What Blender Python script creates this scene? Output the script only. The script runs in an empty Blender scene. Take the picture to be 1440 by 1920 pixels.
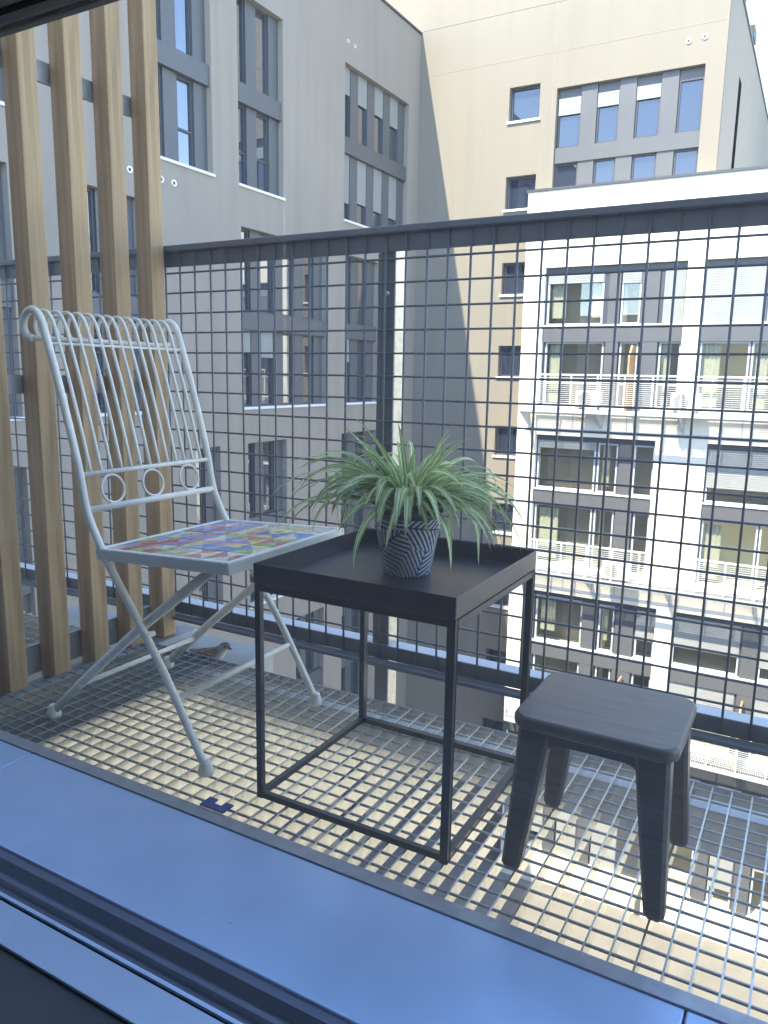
import bpy, bmesh, math, random
from mathutils import Vector, Matrix

random.seed(7)
sc = bpy.context.scene
col = sc.collection

# ------------------------------------------------------------------ camera
F_PX = 1431.0
YAW, PITCH, ROLL = math.radians(29.327), math.radians(10.208), math.radians(1.026)
EYE = Vector((0, 0, .85))
fwd = Vector((-math.sin(YAW) * math.cos(PITCH), math.cos(YAW) * math.cos(PITCH), -math.sin(PITCH)))
right0 = Vector((math.cos(YAW), math.sin(YAW), 0))
up0 = right0.cross(fwd)
right = math.cos(ROLL) * right0 + math.sin(ROLL) * up0
up = -math.sin(ROLL) * right0 + math.cos(ROLL) * up0
cd = bpy.data.cameras.new('camera')
cam = bpy.data.objects.new('camera', cd); col.objects.link(cam)
m = Matrix((right, up, -fwd)).transposed().to_4x4(); m.translation = EYE
cam.matrix_world = m
cd.sensor_fit = 'HORIZONTAL'; cd.sensor_width = 36; cd.lens = 36 * F_PX / 1440
cd.clip_start = .02; cd.clip_end = 6000
sc.camera = cam
sc.render.resolution_x, sc.render.resolution_y = 768, 1024

# ------------------------------------------------------------------ sky, sun, exposure
SUN_TRAVEL = Vector((.2, .67, -1)).normalized()
w = bpy.data.worlds.new('World'); sc.world = w; w.use_nodes = True
nt = w.node_tree; nt.nodes.clear()
sky = nt.nodes.new('ShaderNodeTexSky'); sky.sky_type = 'NISHITA'; sky.sun_disc = False
sky.sun_elevation = math.asin(-SUN_TRAVEL.z)
sky.sun_rotation = math.atan2(-SUN_TRAVEL.x, -SUN_TRAVEL.y)
sky.altitude = 50; sky.air_density = .9; sky.dust_density = .15; sky.ozone_density = 2.2
bg = nt.nodes.new('ShaderNodeBackground'); bg.inputs['Strength'].default_value = .15
wo = nt.nodes.new('ShaderNodeOutputWorld')
nt.links.new(sky.outputs[0], bg.inputs[0]); nt.links.new(bg.outputs[0], wo.inputs[0])
sl = bpy.data.lights.new('sun', 'SUN'); sl.energy = 2.4; sl.angle = math.radians(.53); sl.color = (1, .92, .75)
sun = bpy.data.objects.new('sun', sl); col.objects.link(sun)
sun.rotation_euler = SUN_TRAVEL.to_track_quat('-Z', 'Y').to_euler()
sc.view_settings.view_transform = 'Standard'; sc.view_settings.look = 'None'
sc.view_settings.gamma = 1; sc.view_settings.use_curve_mapping = False
sc.view_settings.exposure = 2.7
sc.view_settings.use_white_balance = True; sc.view_settings.white_balance_temperature = 7400; sc.view_settings.white_balance_tint = 10
sc.render.engine = 'CYCLES'
sc.cycles.max_bounces = 8; sc.cycles.diffuse_bounces = 3; sc.cycles.glossy_bounces = 4
sc.cycles.transparent_max_bounces = 24; sc.cycles.transmission_bounces = 8

# ------------------------------------------------------------------ helpers
def ray(px, py):
    return right * ((px - 720) / F_PX) - up * ((py - 960) / F_PX) + fwd
def hit(px, py, **k):
    (a, v), = k.items(); i = 'XYZ'.index(a); d = ray(px, py)
    return EYE + d * ((v - EYE[i]) / d[i])

class MB:
    """collects shapes; build() links them as one mesh object"""
    def __init__(s, f=None): s.v = []; s.f = []; s.m = []; s.fn = f; s.mi = 0; s.smooth = []
    def add(s, vs, fs, smooth=False):
        o = len(s.v)
        s.v += [tuple(s.fn(*p)) if s.fn else tuple(p) for p in vs]
        for f in fs:
            s.f.append([i + o for i in f]); s.m.append(s.mi); s.smooth.append(smooth)
        return s
    def box(s, x0, x1, y0, y1, z0, z1):
        x0, x1 = min(x0, x1), max(x0, x1); y0, y1 = min(y0, y1), max(y0, y1); z0, z1 = min(z0, z1), max(z0, z1)
        vs = [(x, y, z) for z in (z0, z1) for y in (y0, y1) for x in (x0, x1)]
        return s.add(vs, [(0, 2, 3, 1), (4, 5, 7, 6), (0, 1, 5, 4), (2, 6, 7, 3), (0, 4, 6, 2), (1, 3, 7, 5)])
    def bbox(s, x0, x1, y0, y1, z0, z1, b):
        """box with chamfered vertical and horizontal edges"""
        bm = bmesh.new(); bmesh.ops.create_cube(bm, size=1)
        for v in bm.verts:
            v.co = Vector((x0 + (v.co.x + .5) * (x1 - x0), y0 + (v.co.y + .5) * (y1 - y0), z0 + (v.co.z + .5) * (z1 - z0)))
        bmesh.ops.bevel(bm, geom=list(bm.edges), offset=b, segments=2, profile=.5, affect='EDGES')
        bm.verts.ensure_lookup_table()
        s.add([tuple(v.co) for v in bm.verts], [[v.index for v in f.verts] for f in bm.faces]); bm.free(); return s
    def quad(s, a, b, c, d): return s.add([a, b, c, d], [(0, 1, 2, 3)])
    def tube(s, path, r, n=8, closed=False, flat=None):
        """round tube along path; flat=(ry) squashes the section"""
        P = [Vector(p) for p in path]; N = len(P); rings = []
        prev = None
        for i, p in enumerate(P):
            t = (P[(i + 1) % N] - P[i - 1]) if closed else (P[min(i + 1, N - 1)] - P[max(i - 1, 0)])
            t.normalize()
            if prev is None:
                a = Vector((0, 1, 0)) if abs(t.y) < .9 else Vector((1, 0, 0))
            else: a = prev
            a = (a - t * a.dot(t)).normalized(); b = t.cross(a); prev = a
            rr = r[i] if isinstance(r, (list, tuple)) else r
            rb = flat if flat else rr
            rings.append([p + a * math.cos(2 * math.pi * k / n) * rr + b * math.sin(2 * math.pi * k / n) * rb for k in range(n)])
        vs = [tuple(q) for rg in rings for q in rg]; fs = []
        for i in range(N if closed else N - 1):
            j = (i + 1) % N
            for k in range(n):
                fs.append((i * n + k, i * n + (k + 1) % n, j * n + (k + 1) % n, j * n + k))
        if not closed:
            fs.append(tuple(range(n - 1, -1, -1))); fs.append(tuple((N - 1) * n + k for k in range(n)))
        return s.add(vs, fs, True)
    def lathe(s, prof, c, n=32, cap=True):
        vs = []; fs = []
        for r, z in prof:
            vs += [(c[0] + r * math.cos(2 * math.pi * k / n), c[1] + r * math.sin(2 * math.pi * k / n), c[2] + z) for k in range(n)]
        for i in range(len(prof) - 1):
            for k in range(n):
                fs.append((i * n + k, i * n + (k + 1) % n, (i + 1) * n + (k + 1) % n, (i + 1) * n + k))
        if cap:
            fs.append(tuple(range(n - 1, -1, -1)))
        return s.add(vs, fs, True)
    def prism(s, poly, y0, y1, ax='Y'):
        n = len(poly)
        def P(a, b, t):
            return (a, t, b) if ax == 'Y' else ((t, a, b) if ax == 'X' else (a, b, t))
        vs = [P(a, b, y0) for a, b in poly] + [P(a, b, y1) for a, b in poly]
        fs = [tuple(range(n)), tuple(range(2 * n - 1, n - 1, -1))]
        fs += [(i, i + n, (i + 1) % n + n, (i + 1) % n) for i in range(n)]
        return s.add(vs, fs)
    def build(s, name, mats, parent=None, kind=None, fixn=True):
        me = bpy.data.meshes.new(name); me.from_pydata(s.v, [], s.f)
        if not isinstance(mats, (list, tuple)): mats = [mats]
        for mm in mats: me.materials.append(mm)
        me.polygons.foreach_set('material_index', s.m)
        me.polygons.foreach_set('use_smooth', s.smooth)
        if fixn:
            bm = bmesh.new(); bm.from_mesh(me); bmesh.ops.recalc_face_normals(bm, faces=bm.faces); bm.to_mesh(me); bm.free()
        me.update()
        return link(name, me, parent, kind)

def link(name, me, parent=None, kind=None, loc=None):
    o = bpy.data.objects.new(name, me); col.objects.link(o); o.parent = parent
    if kind: o['kind'] = kind
    if loc is not None: o.location = loc
    return o
def thing(name, label, cat, loc=(0, 0, 0), group=None):
    o = bpy.data.objects.new(name, None); col.objects.link(o); o.empty_display_size = .1
    o.location = loc
    o['label'] = label; o['category'] = cat
    if group: o['group'] = group
    return o
def tag(o, label, cat, group=None):
    o['label'] = label; o['category'] = cat
    if group: o['group'] = group
    return o

# ------------------------------------------------------------------ materials
def mat(name, c, rough=.6, metal=0., var=.08, scale=8., bump=0., bscale=60., spec=.5, coat=0., stretch=None, c2=None, dirt=0., streak=0.):
    m = bpy.data.materials.new(name); m.use_nodes = True; n = m.node_tree.nodes; L = m.node_tree.links
    b = n['Principled BSDF']; b.inputs['Roughness'].default_value = rough; b.inputs['Metallic'].default_value = metal
    b.inputs['Specular IOR Level'].default_value = spec; b.inputs['Coat Weight'].default_value = coat
    tc = n.new('ShaderNodeTexCoord'); mp = n.new('ShaderNodeMapping')
    L.new(tc.outputs['Object'], mp.inputs[0])
    if stretch: mp.inputs['Scale'].default_value = stretch
    no = n.new('ShaderNodeTexNoise'); no.inputs['Scale'].default_value = scale; no.inputs['Detail'].default_value = 6
    L.new(mp.outputs[0], no.inputs[0])
    rp = n.new('ShaderNodeValToRGB'); rp.color_ramp.elements[0].position = .3; rp.color_ramp.elements[1].position = .7
    lo = [x * (1 - var) for x in c]; hi = [min(1, x * (1 + var)) for x in (c2 or c)]
    rp.color_ramp.elements[0].color = (*lo, 1); rp.color_ramp.elements[1].color = (*hi, 1)
    L.new(no.outputs[0], rp.inputs[0]); out = rp.outputs[0]
    if dirt:
        n2 = n.new('ShaderNodeTexNoise'); n2.inputs['Scale'].default_value = scale * .23; n2.inputs['Detail'].default_value = 8
        L.new(mp.outputs[0], n2.inputs[0])
        r2 = n.new('ShaderNodeValToRGB'); r2.color_ramp.elements[0].position = .35; r2.color_ramp.elements[1].position = .6
        r2.color_ramp.elements[0].color = (1 - dirt, 1 - dirt, 1 - dirt, 1); r2.color_ramp.elements[1].color = (1, 1, 1, 1)
        mx = n.new('ShaderNodeMix'); mx.data_type = 'RGBA'; mx.blend_type = 'MULTIPLY'; mx.inputs[0].default_value = 1
        L.new(n2.outputs[0], r2.inputs[0]); L.new(out, mx.inputs[6]); L.new(r2.outputs[0], mx.inputs[7]); out = mx.outputs[2]
    if streak:
        m3 = n.new('ShaderNodeMapping'); m3.inputs['Scale'].default_value = (1.3, 1.3, .07); L.new(tc.outputs['Object'], m3.inputs[0])
        n3 = n.new('ShaderNodeTexNoise'); n3.inputs['Scale'].default_value = 2.2; n3.inputs['Detail'].default_value = 9; L.new(m3.outputs[0], n3.inputs[0])
        r3 = n.new('ShaderNodeValToRGB'); r3.color_ramp.elements[0].position = .32; r3.color_ramp.elements[1].position = .55
        r3.color_ramp.elements[0].color = (1 - streak, 1 - streak, 1 - streak * .9, 1); r3.color_ramp.elements[1].color = (1, 1, 1, 1); L.new(n3.outputs[0], r3.inputs[0])
        x3 = n.new('ShaderNodeMix'); x3.data_type = 'RGBA'; x3.blend_type = 'MULTIPLY'; x3.inputs[0].default_value = 1
        L.new(out, x3.inputs[6]); L.new(r3.outputs[0], x3.inputs[7]); out = x3.outputs[2]
    L.new(out, b.inputs['Base Color'])
    if bump:
        nb = n.new('ShaderNodeTexNoise'); nb.inputs['Scale'].default_value = bscale; nb.inputs['Detail'].default_value = 4
        L.new(mp.outputs[0], nb.inputs[0])
        bp = n.new('ShaderNodeBump'); bp.inputs['Strength'].default_value = bump; bp.inputs['Distance'].default_value = .01
        L.new(nb.outputs[0], bp.inputs['Height']); L.new(bp.outputs[0], b.inputs['Normal'])
    return m

def reflective_glass(name, base, refl=.45, rough=.015):
    """solar-control glazing: dark body with a strong mirror-like coat"""
    m = bpy.data.materials.new(name); m.use_nodes = True; n = m.node_tree.nodes; L = m.node_tree.links
    n.remove(n['Principled BSDF'])
    d = n.new('ShaderNodeBsdfDiffuse'); d.inputs[0].default_value = (*base, 1)
    g = n.new('ShaderNodeBsdfGlossy'); g.inputs['Roughness'].default_value = rough; g.inputs[0].default_value = (.92, .95, 1, 1)
    lw = n.new('ShaderNodeFresnel'); lw.inputs[0].default_value = 1.5
    ad = n.new('ShaderNodeMath'); ad.operation = 'ADD'; ad.use_clamp = True; ad.inputs[1].default_value = refl
    L.new(lw.outputs[0], ad.inputs[0])
    # slight waviness of float glass
    tc = n.new('ShaderNodeTexCoord'); no = n.new('ShaderNodeTexNoise'); no.inputs['Scale'].default_value = .9
    L.new(tc.outputs['Object'], no.inputs[0])
    bp = n.new('ShaderNodeBump'); bp.inputs['Strength'].default_value = .04; bp.inputs['Distance'].default_value = .03
    L.new(no.outputs[0], bp.inputs['Height']); L.new(bp.outputs[0], g.inputs['Normal'])
    mx = n.new('ShaderNodeMixShader'); L.new(ad.outputs[0], mx.inputs[0]); L.new(d.outputs[0], mx.inputs[1]); L.new(g.outputs[0], mx.inputs[2])
    L.new(mx.outputs[0], n['Material Output'].inputs[0]); return m

def clear_glass(name, tint, refl=.02, film=0.):
    """thin clear pane: tinted pass-through, Schlick reflection, optional dust film that veils the view with haze"""
    m = bpy.data.materials.new(name); m.use_nodes = True; n = m.node_tree.nodes; L = m.node_tree.links
    n.remove(n['Principled BSDF'])
    t = n.new('ShaderNodeBsdfTransparent'); t.inputs[0].default_value = (*tint, 1)
    g = n.new('ShaderNodeBsdfGlossy'); g.inputs['Roughness'].default_value = .01
    lw = n.new('ShaderNodeLayerWeight'); lw.inputs['Blend'].default_value = .5
    pw = n.new('ShaderNodeMath'); pw.operation = 'POWER'; pw.inputs[1].default_value = 5; L.new(lw.outputs['Facing'], pw.inputs[0])
    ad = n.new('ShaderNodeMath'); ad.operation = 'MULTIPLY_ADD'; ad.use_clamp = True; ad.inputs[1].default_value = .9; ad.inputs[2].default_value = refl
    L.new(pw.outputs[0], ad.inputs[0])
    mx = n.new('ShaderNodeMixShader'); L.new(ad.outputs[0], mx.inputs[0]); L.new(t.outputs[0], mx.inputs[1]); L.new(g.outputs[0], mx.inputs[2])
    out = mx.outputs[0]
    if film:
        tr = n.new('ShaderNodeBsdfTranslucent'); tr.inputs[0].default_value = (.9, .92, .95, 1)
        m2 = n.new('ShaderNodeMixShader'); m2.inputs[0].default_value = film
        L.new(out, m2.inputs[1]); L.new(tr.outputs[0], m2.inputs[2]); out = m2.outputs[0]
    L.new(out, n['Material Output'].inputs[0]); return m

M = {}
M['left'] = mat('left_render', (.285, .254, .220), .9, var=.03, scale=.35, bump=.12, bscale=30, dirt=.07, streak=.09)
M['beige'] = mat('beige_render', (.215, .197, .168), .9, var=.03, scale=.3, bump=.12, bscale=30, dirt=.07, streak=.06)
M['white'] = mat('white_render', (.78, .745, .655), .85, var=.02, scale=.5, bump=.08, bscale=30, dirt=.05)
M['alu'] = mat('grey_cladding', (.088, .093, .103), .42, .0, var=.04, scale=2)
M['frame'] = mat('window_frame', (.05, .056, .07), .4, var=.05)
M['frame_light'] = mat('window_frame_light', (.40, .44, .50), .4, var=.04)
M['shutter'] = mat('shutter_slats', (.27, .285, .29), .5, var=.05, scale=3)
M['room'] = mat('interior_plaster', (.80, .74, .58), .9, var=.05, scale=1)
M['curtain'] = mat('curtain', (.40, .39, .32), .95, var=.08, scale=5)
M['sill'] = mat('sill_metal', (.66, .67, .68), .5, var=.03)
M['dark'] = mat('dark_cap', (.03, .032, .04), .5)
M['vent'] = mat('vent_plastic', (.72, .71, .68), .6)
M['glass_left'] = reflective_glass('shade_side_glass', (.03, .04, .055), .20)
M['glass_sky'] = reflective_glass('sky_glass', (.02, .028, .05), .06)
M['glass_room'] = clear_glass('room_glass', (.93, .95, .93), .08)
M['wood_far'] = mat('divider_wood', (.40, .24, .12), .6, var=.15, scale=6)
M['ground'] = mat('courtyard_paving', (.20, .195, .185), .85, var=.12, scale=.6, bump=.2, bscale=12, dirt=.15)
M['rail'] = mat('railing_paint', (.135, .145, .165), .40, .1, var=.10, scale=12, bump=.05, bscale=200)
M['galv'] = mat('galvanised_steel', (.64, .625, .55), .30, .90, var=.16, scale=45, bump=.06, bscale=120)
M['joint'] = mat('render_joint', (.26, .232, .19), .9)
M['bal_metal'] = mat('balcony_metal', (.62, .64, .66), .5, var=.04)
M['galv_dull'] = mat('galvanised_dull', (.36, .38, .41), .45, .75, var=.12, scale=30, bump=.05, bscale=120)
M['zinc'] = mat('beam_steel', (.42, .46, .52), .38, .85, var=.15, scale=12)
M['sheet'] = mat('threshold_sheet', (.40, .56, .80), .30, .3, var=.05, scale=7, bump=.02, bscale=40, dirt=.09)
M['track'] = mat('door_track', (.085, .10, .15), .38, .4, var=.08, scale=6, stretch=(.3, 8, 8))
M['doorsill'] = mat('door_sill', (.55, .72, .95), .3, .1, var=.02)
M['rubber'] = mat('rubber', (.008, .008, .01), .7)
M['wood'] = mat('slat_wood', (.385, .235, .105), .6, var=.20, scale=3.2, bump=.10, bscale=26, stretch=(14, 14, .8), c2=(.50, .33, .165), dirt=.18)
def per_board(m, lo, hi):
    n = m.node_tree.nodes; L = m.node_tree.links; b = n['Principled BSDF']; src = b.inputs['Base Color'].links[0].from_socket
    oi = n.new('ShaderNodeObjectInfo'); mr = n.new('ShaderNodeMapRange'); mr.inputs[3].default_value = lo; mr.inputs[4].default_value = hi
    L.new(oi.outputs['Random'], mr.inputs[0]); hs = n.new('ShaderNodeHueSaturation'); L.new(src, hs.inputs['Color']); L.new(mr.outputs[0], hs.inputs['Value'])
    L.new(hs.outputs[0], b.inputs['Base Color'])
per_board(M['wood'], .86, 1.12)
def specks(m, scale, size, col_):
    n = m.node_tree.nodes; L = m.node_tree.links; b = n['Principled BSDF']; src = b.inputs['Base Color'].links[0].from_socket
    tc = n.new('ShaderNodeTexCoord'); vo = n.new('ShaderNodeTexVoronoi'); vo.inputs['Scale'].default_value = scale; L.new(tc.outputs['Object'], vo.inputs['Vector'])
    sp = n.new('ShaderNodeSeparateColor'); L.new(vo.outputs['Color'], sp.inputs[0])
    th_ = n.new('ShaderNodeMath'); th_.operation = 'MULTIPLY'; th_.inputs[1].default_value = size; L.new(sp.outputs[0], th_.inputs[0])
    lt = n.new('ShaderNodeMath'); lt.operation = 'LESS_THAN'; L.new(vo.outputs['Distance'], lt.inputs[0]); L.new(th_.outputs[0], lt.inputs[1])
    pr = n.new('ShaderNodeMath'); pr.operation = 'GREATER_THAN'; pr.inputs[1].default_value = .72; L.new(sp.outputs[1], pr.inputs[0])
    mu = n.new('ShaderNodeMath'); mu.operation = 'MULTIPLY'; L.new(lt.outputs[0], mu.inputs[0]); L.new(pr.outputs[0], mu.inputs[1])
    mx = n.new('ShaderNodeMix'); mx.data_type = 'RGBA'; mx.inputs[7].default_value = (*col_, 1); L.new(mu.outputs[0], mx.inputs[0]); L.new(src, mx.inputs[6])
    L.new(mx.outputs[2], b.inputs['Base Color'])
    # roughness follows old water marks
    no = n.new('ShaderNodeTexNoise'); no.inputs['Scale'].default_value = 5; no.inputs['Detail'].default_value = 8; L.new(tc.outputs['Object'], no.inputs[0])
    mr = n.new('ShaderNodeMapRange'); mr.inputs[1].default_value = .3; mr.inputs[2].default_value = .7; r0 = b.inputs['Roughness'].default_value
    mr.inputs[3].default_value = r0 * .9; mr.inputs[4].default_value = r0 * 1.15; L.new(no.outputs[0], mr.inputs[0]); L.new(mr.outputs[0], b.inputs['Roughness'])
specks(M['sheet'], 70, .085, (.22, .27, .34))
specks(M['track'], 110, .16, (.25, .26, .28)); specks(M['doorsill'], 70, .08, (.2, .22, .26))
M['chair'] = mat('cream_paint', (.86, .82, .71), .42, .0, var=.05, scale=30, bump=.10, bscale=180, dirt=.10)
M['black'] = mat('black_powdercoat', (.016, .018, .026), .34, .1, spec=.8, var=.15, scale=30, bump=.03, bscale=600)
M['tray'] = mat('tray_enamel', (.026, .028, .040), .31, .15, spec=1.0, var=.2, scale=9, bump=.008, bscale=200)
M['stool'] = mat('black_stain', (.098, .092, .090), .36, .0, var=.22, scale=7, bump=.10, bscale=60, stretch=(1, 14, 14))
M['soil'] = mat('soil', (.03, .022, .016), .95, var=.5, scale=60, bump=.8, bscale=90)
M['clip'] = mat('blue_plastic', (.03, .05, .22), .4)
M['acw'] = mat('ac_casing', (.74, .73, .68), .5, var=.04)
M['acd'] = mat('ac_grille', (.30, .30, .29), .6)
M['roomwall'] = mat('room_wall', (.72, .71, .68), .8)
M['riser'] = mat('door_riser', (.10, .10, .105), .7, var=.15, scale=5)
M['floor_in'] = mat('room_floor', (.055, .052, .05), .6, var=.2, scale=6)
M['shutter_dark'] = mat('shutter_seal', (.022, .028, .034), .5)
M['shutter_grey'] = mat('shutter_grey', (.74, .75, .76), .5, var=.05)
M['render_near'] = mat('near_render', (.80, .79, .76), .9, var=.03, scale=1)

specks(M['tray'], 130, .10, (.11, .11, .11)); specks(M['stool'], 120, .12, (.17, .165, .16))

# ------------------------------------------------------------------ ground
g = MB(); g.quad((-900, -900, -17.3), (900, -900, -17.3), (900, 1500, -17.3), (-900, 1500, -17.3))
g.build('ground', M['ground'], kind='structure')

M['terrace'] = mat('terrace_paving', (.17, .165, .15), .85, var=.08, scale=1.5, bump=.2, bscale=12, dirt=.12)
g = MB(); g.box(-7.2, 34, 18.6, 24.59, -17.296, -17.15); g.build('terrace', M['terrace'], kind='structure')

# ------------------------------------------------------------------ facade builder
def facade_wall(name, parent, P, u0, u1, v0, v1, holes, depth, mt):
    us = sorted({u0, u1, *[h[0] for h in holes], *[h[1] for h in holes]})
    vs = sorted({v0, v1, *[h[2] for h in holes], *[h[3] for h in holes]})
    b = MB(P)
    for i in range(len(us) - 1):
        for j in range(len(vs) - 1):
            cu, cv = (us[i] + us[i + 1]) / 2, (vs[j] + vs[j + 1]) / 2
            if any(h[0] < cu < h[1] and h[2] < cv < h[3] for h in holes): continue
            b.quad((us[i], vs[j], 0), (us[i + 1], vs[j], 0), (us[i + 1], vs[j + 1], 0), (us[i], vs[j + 1], 0))
    for a, c, e, f in holes:
        b.quad((a, e, 0), (a, f, 0), (a, f, depth), (a, e, depth)); b.quad((c, e, 0), (c, f, 0), (c, f, depth), (c, e, depth))
        b.quad((a, e, 0), (c, e, 0), (c, e, depth), (a, e, depth)); b.quad((a, f, 0), (c, f, 0), (c, f, depth), (a, f, depth))
    return b.build(name, mt, parent, fixn=False)

def window(parent, P, a, c, e, f, wd, glass, shut=0., fr=.055, light=False, rail=None, slat=.055):
    """one window: frame (this object) > pane, shutter"""
    b = MB(P); d0, d1 = wd - .05, wd + .03
    for q in ((a, a + fr, e, f), (c - fr, c, e, f), (a + fr, c - fr, e, e + fr), (a + fr, c - fr, f - fr, f)):
        b.box(q[0], q[1], q[2], q[3], d0, d1)
    if rail: b.box(a + fr, c - fr, e + (f - e) * rail - .025, e + (f - e) * rail + .025, d0 + .004, d1 - .004)
    wn = b.build('window', M['frame_light' if light else 'frame'], parent)
    MB(P).box(a + fr - .004, c - fr + .004, e + fr - .004, f - fr + .004, wd, wd + .012).build('pane', glass, wn)
    if shut > 0:
        s = MB(P); top = f - .002; bot = f - (f - e) * shut; k = max(2, int((top - bot) / slat)); h = (top - bot) / k
        for i in range(k):
            z1 = top - i * h
            s.box(a + .012, c - .012, z1 - h * .84, z1, d0 - .035, d0 - .015)
        s.box(a + .016, c - .016, bot, top, d0 - .015, d0 - .006)
        s.build('shutter', M['shutter'], wn)
    return wn

def panel(parent, P, a, c, e, f, w0, name='cladding_panel'):
    MB(P).box(a, c, e, f, w0, w0 + .06).build(name, M['alu'], parent)

def vents(parent, P, pts, r=.075):
    for u, v in pts:
        b = MB(P); n = 14; ring = []
        for rr, ww in ((r * .5, -.02), (r, -.03), (r, .0)):
            ring.append([(u + rr * math.cos(2 * math.pi * k / n), v + rr * math.sin(2 * math.pi * k / n), ww) for k in range(n)])
        vsx = sum(ring, []); fs = []
        for i in range(2):
            for k in range(n): fs.append((i * n + k, i * n + (k + 1) % n, (i + 1) * n + (k + 1) % n, (i + 1) * n + k))
        o = b.add(vsx, fs).build('vent', M['vent'], parent)
        MB(P).add([(u + r * .55 * math.cos(2 * math.pi * k / n), v + r * .55 * math.sin(2 * math.pi * k / n), -.012) for k in range(n)], [tuple(range(n))]).build('vent_hole', M['dark'], o)

# ------------------------------------------------------------------ left building (in shade, faces +X)
YB, YW, XL = 25.6, 24.6, -13.243
GZ = -17.3
def PL(u, v, w_): return (XL - w_, u, v)
LB = thing('apartment_building', 'grey rendered apartment block in shade with tall recessed window groups, at left', 'building', (XL, 16, GZ))
def lp(o):
    return o
# parent with transform kept simple: building empties sit at their base, parts carry world coordinates via inverse
def keep(parent):
    bpy.context.view_layer.update()
    inv = parent.matrix_world.inverted()
    for ch in parent.children:
        ch.matrix_parent_inverse = inv
groups = []   # (y0,y1,z0,z1, style)
for r, (zt, zb) in enumerate(((9.94, 5.5), (4.5, -.08), (-1.03, -5.6), (-6.55, -11.1), (-12.1, -15.9))):
    cols_ = {0: [(7.2, 9.6, 2), (12.95, 14.9, 2), (15.85, 17.7, 2), (20.75, 24.82, 4)],  # nearest window column is added, to reflect blue sky at the left edge
             1: [(7.0, 9.4, 2), (11.1, 12.5, 2), (15.9, 19.8, 4), (20.85, 22.9, 2)],
             2: [(7.0, 9.4, 2), (14.05, 14.95, 1), (16.05, 17.78, 2), (20.7, 22.9, 2)],
             3: [(8.0, 10.4, 2), (13.3, 14.6, 2), (18.2, 19.72, 2), (20.8, 22.6, 2)],
             4: [(10, 12, 2), (15.9, 18.8, 3), (20.8, 22.6, 2)]}[r]
    for a, c, n in cols_: groups.append((a, c, zb, zt, n, r))
holes = [(a, c, e, f) for a, c, e, f, n, r in groups]
facade_wall('wall', LB, PL, 2.2, YB, GZ, 12.38, holes, .34, M['left'])
b = MB(); b.box(XL - 12, XL - .004, 2.2, YB + 6, 12.30, 12.376); b.box(XL - 12.2, XL - 12, 2.2, YB + 6, GZ, 12.38)
b.box(XL - 12, XL - .004, 2.19, 2.198, GZ, 12.38); b.build('roof', M['left'], LB)
MB().box(XL - .20, XL + .045, 2.2, YB - .003, 12.39, 12.45).build('coping', M['frame'], LB)
rnd = random.Random(3)
for a, c, e, f, n, r in groups:
    mid = e + (f - e) * .495; sp = .23
    MB(PL).box(a + .004, c - .004, mid - sp, mid + sp, .06, .36).build('spandrel', M['alu'], LB)
    MB(PL).box(a - .03, c + .03, e - .05, e + .012, -.045, .30).build('sill', M['sill'], LB)
    pw = (c - a) / n
    for (z0, z1), row in (((mid + sp, f - .0), 1), ((e + .012, mid - sp), 0)):
        for k in range(n):
            u = a + k * pw
            gw = pw * .56
            sh = 0
            if r == 0 and n == 4: sh = (.38, .42, .42, .45)[k] if row else (.72, .66, .68, .70)[k]
            elif r == 1 and n == 4: sh = (0, .0, .22, .0)[k] if row else (.30, .35, 0, 0)[k]
            elif rnd.random() < .2: sh = rnd.uniform(.1, .4)
            window(LB, PL, u + .006, u + gw, z0 + .004, z1 - .004, .27, M['glass_left'], sh, rail=None if sh > .3 else (.42 if row == 0 else None))
            panel(LB, PL, u + gw + .003, u + pw - .003, z0 + .004, z1 - .004, .17)
vents(LB, PL, [(12.28, 5.03), (13.18, 5.03), (13.57, 5.03)])
vents(LB, PL, [(20.88, 10.54), (21.26, 10.53)], .05)
keep(LB)

# ------------------------------------------------------------------ beige building (sunlit, faces -Y)
def PBf(u, v, w_): return (u, YB + w_, v)
BB = thing('apartment_building', 'tall beige rendered block in sunlight, crossed by a diagonal shadow', 'building', (-8, YB, GZ))
bh = []
small = [(-9.92, -8.88, 10.19 - 2.762 * k - 1.06, 10.19 - 2.762 * k) for k in range(9)]
bh += small + [(-8.32, -3.9, 5.72, 9.94), (-8.32, -5.3, 12.45, 13.6)]
facade_wall('wall', BB, PBf, XL, -3.35, GZ, 12.46, [h for h in bh if h[3] < 12.4], .30, M['beige'])
b = MB(); b.box(-24, -5.6, YB, YB + 10, 12.47, 17.0); b.build('upper_wall', M['beige'], BB)
b = MB(); b.box(-3.358, -3.35, YB, 29.0, GZ, 12.46); b.box(-3.358, -3.35, 29.0, 29.8, 10.6, 12.46); b.box(-3.358, -3.35, 29.0, 29.8, GZ, 7.2)
b.box(-3.358, -3.35, 29.8, 44, GZ, 12.46)
b.box(-3.6, -3.358, 29.0, 29.8, 7.1, 7.2)
b.box(-24, -3.36, YB + .02, 44, 12.30, 12.44); b.box(-24, -3.36, 44, 44.2, GZ, 12.44)
b.build('side_wall', M['beige'], BB)
MB().box(-3.62, -3.55, 28.95, 29.85, 7.2, 10.62).build('slit_window', M['frame'], BB)
MB().box(-3.55, -3.30, YB - .03, 44, 12.462, 12.53).build('coping', M['frame'], BB)
for cx, cy, h in ((-4.1, 31.2, 1.4), (-4.1, 35.4, 1.5)):
    o = MB().box(cx - .35, cx + .35, cy - .35, cy + .35, 12.44, 12.44 + h).build('chimney', M['white'], BB)
    MB().box(cx - .45, cx + .45, cy - .45, cy + .45, 12.44 + h + .002, 12.44 + h + .42).build('cap', M['dark'], o)
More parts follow.
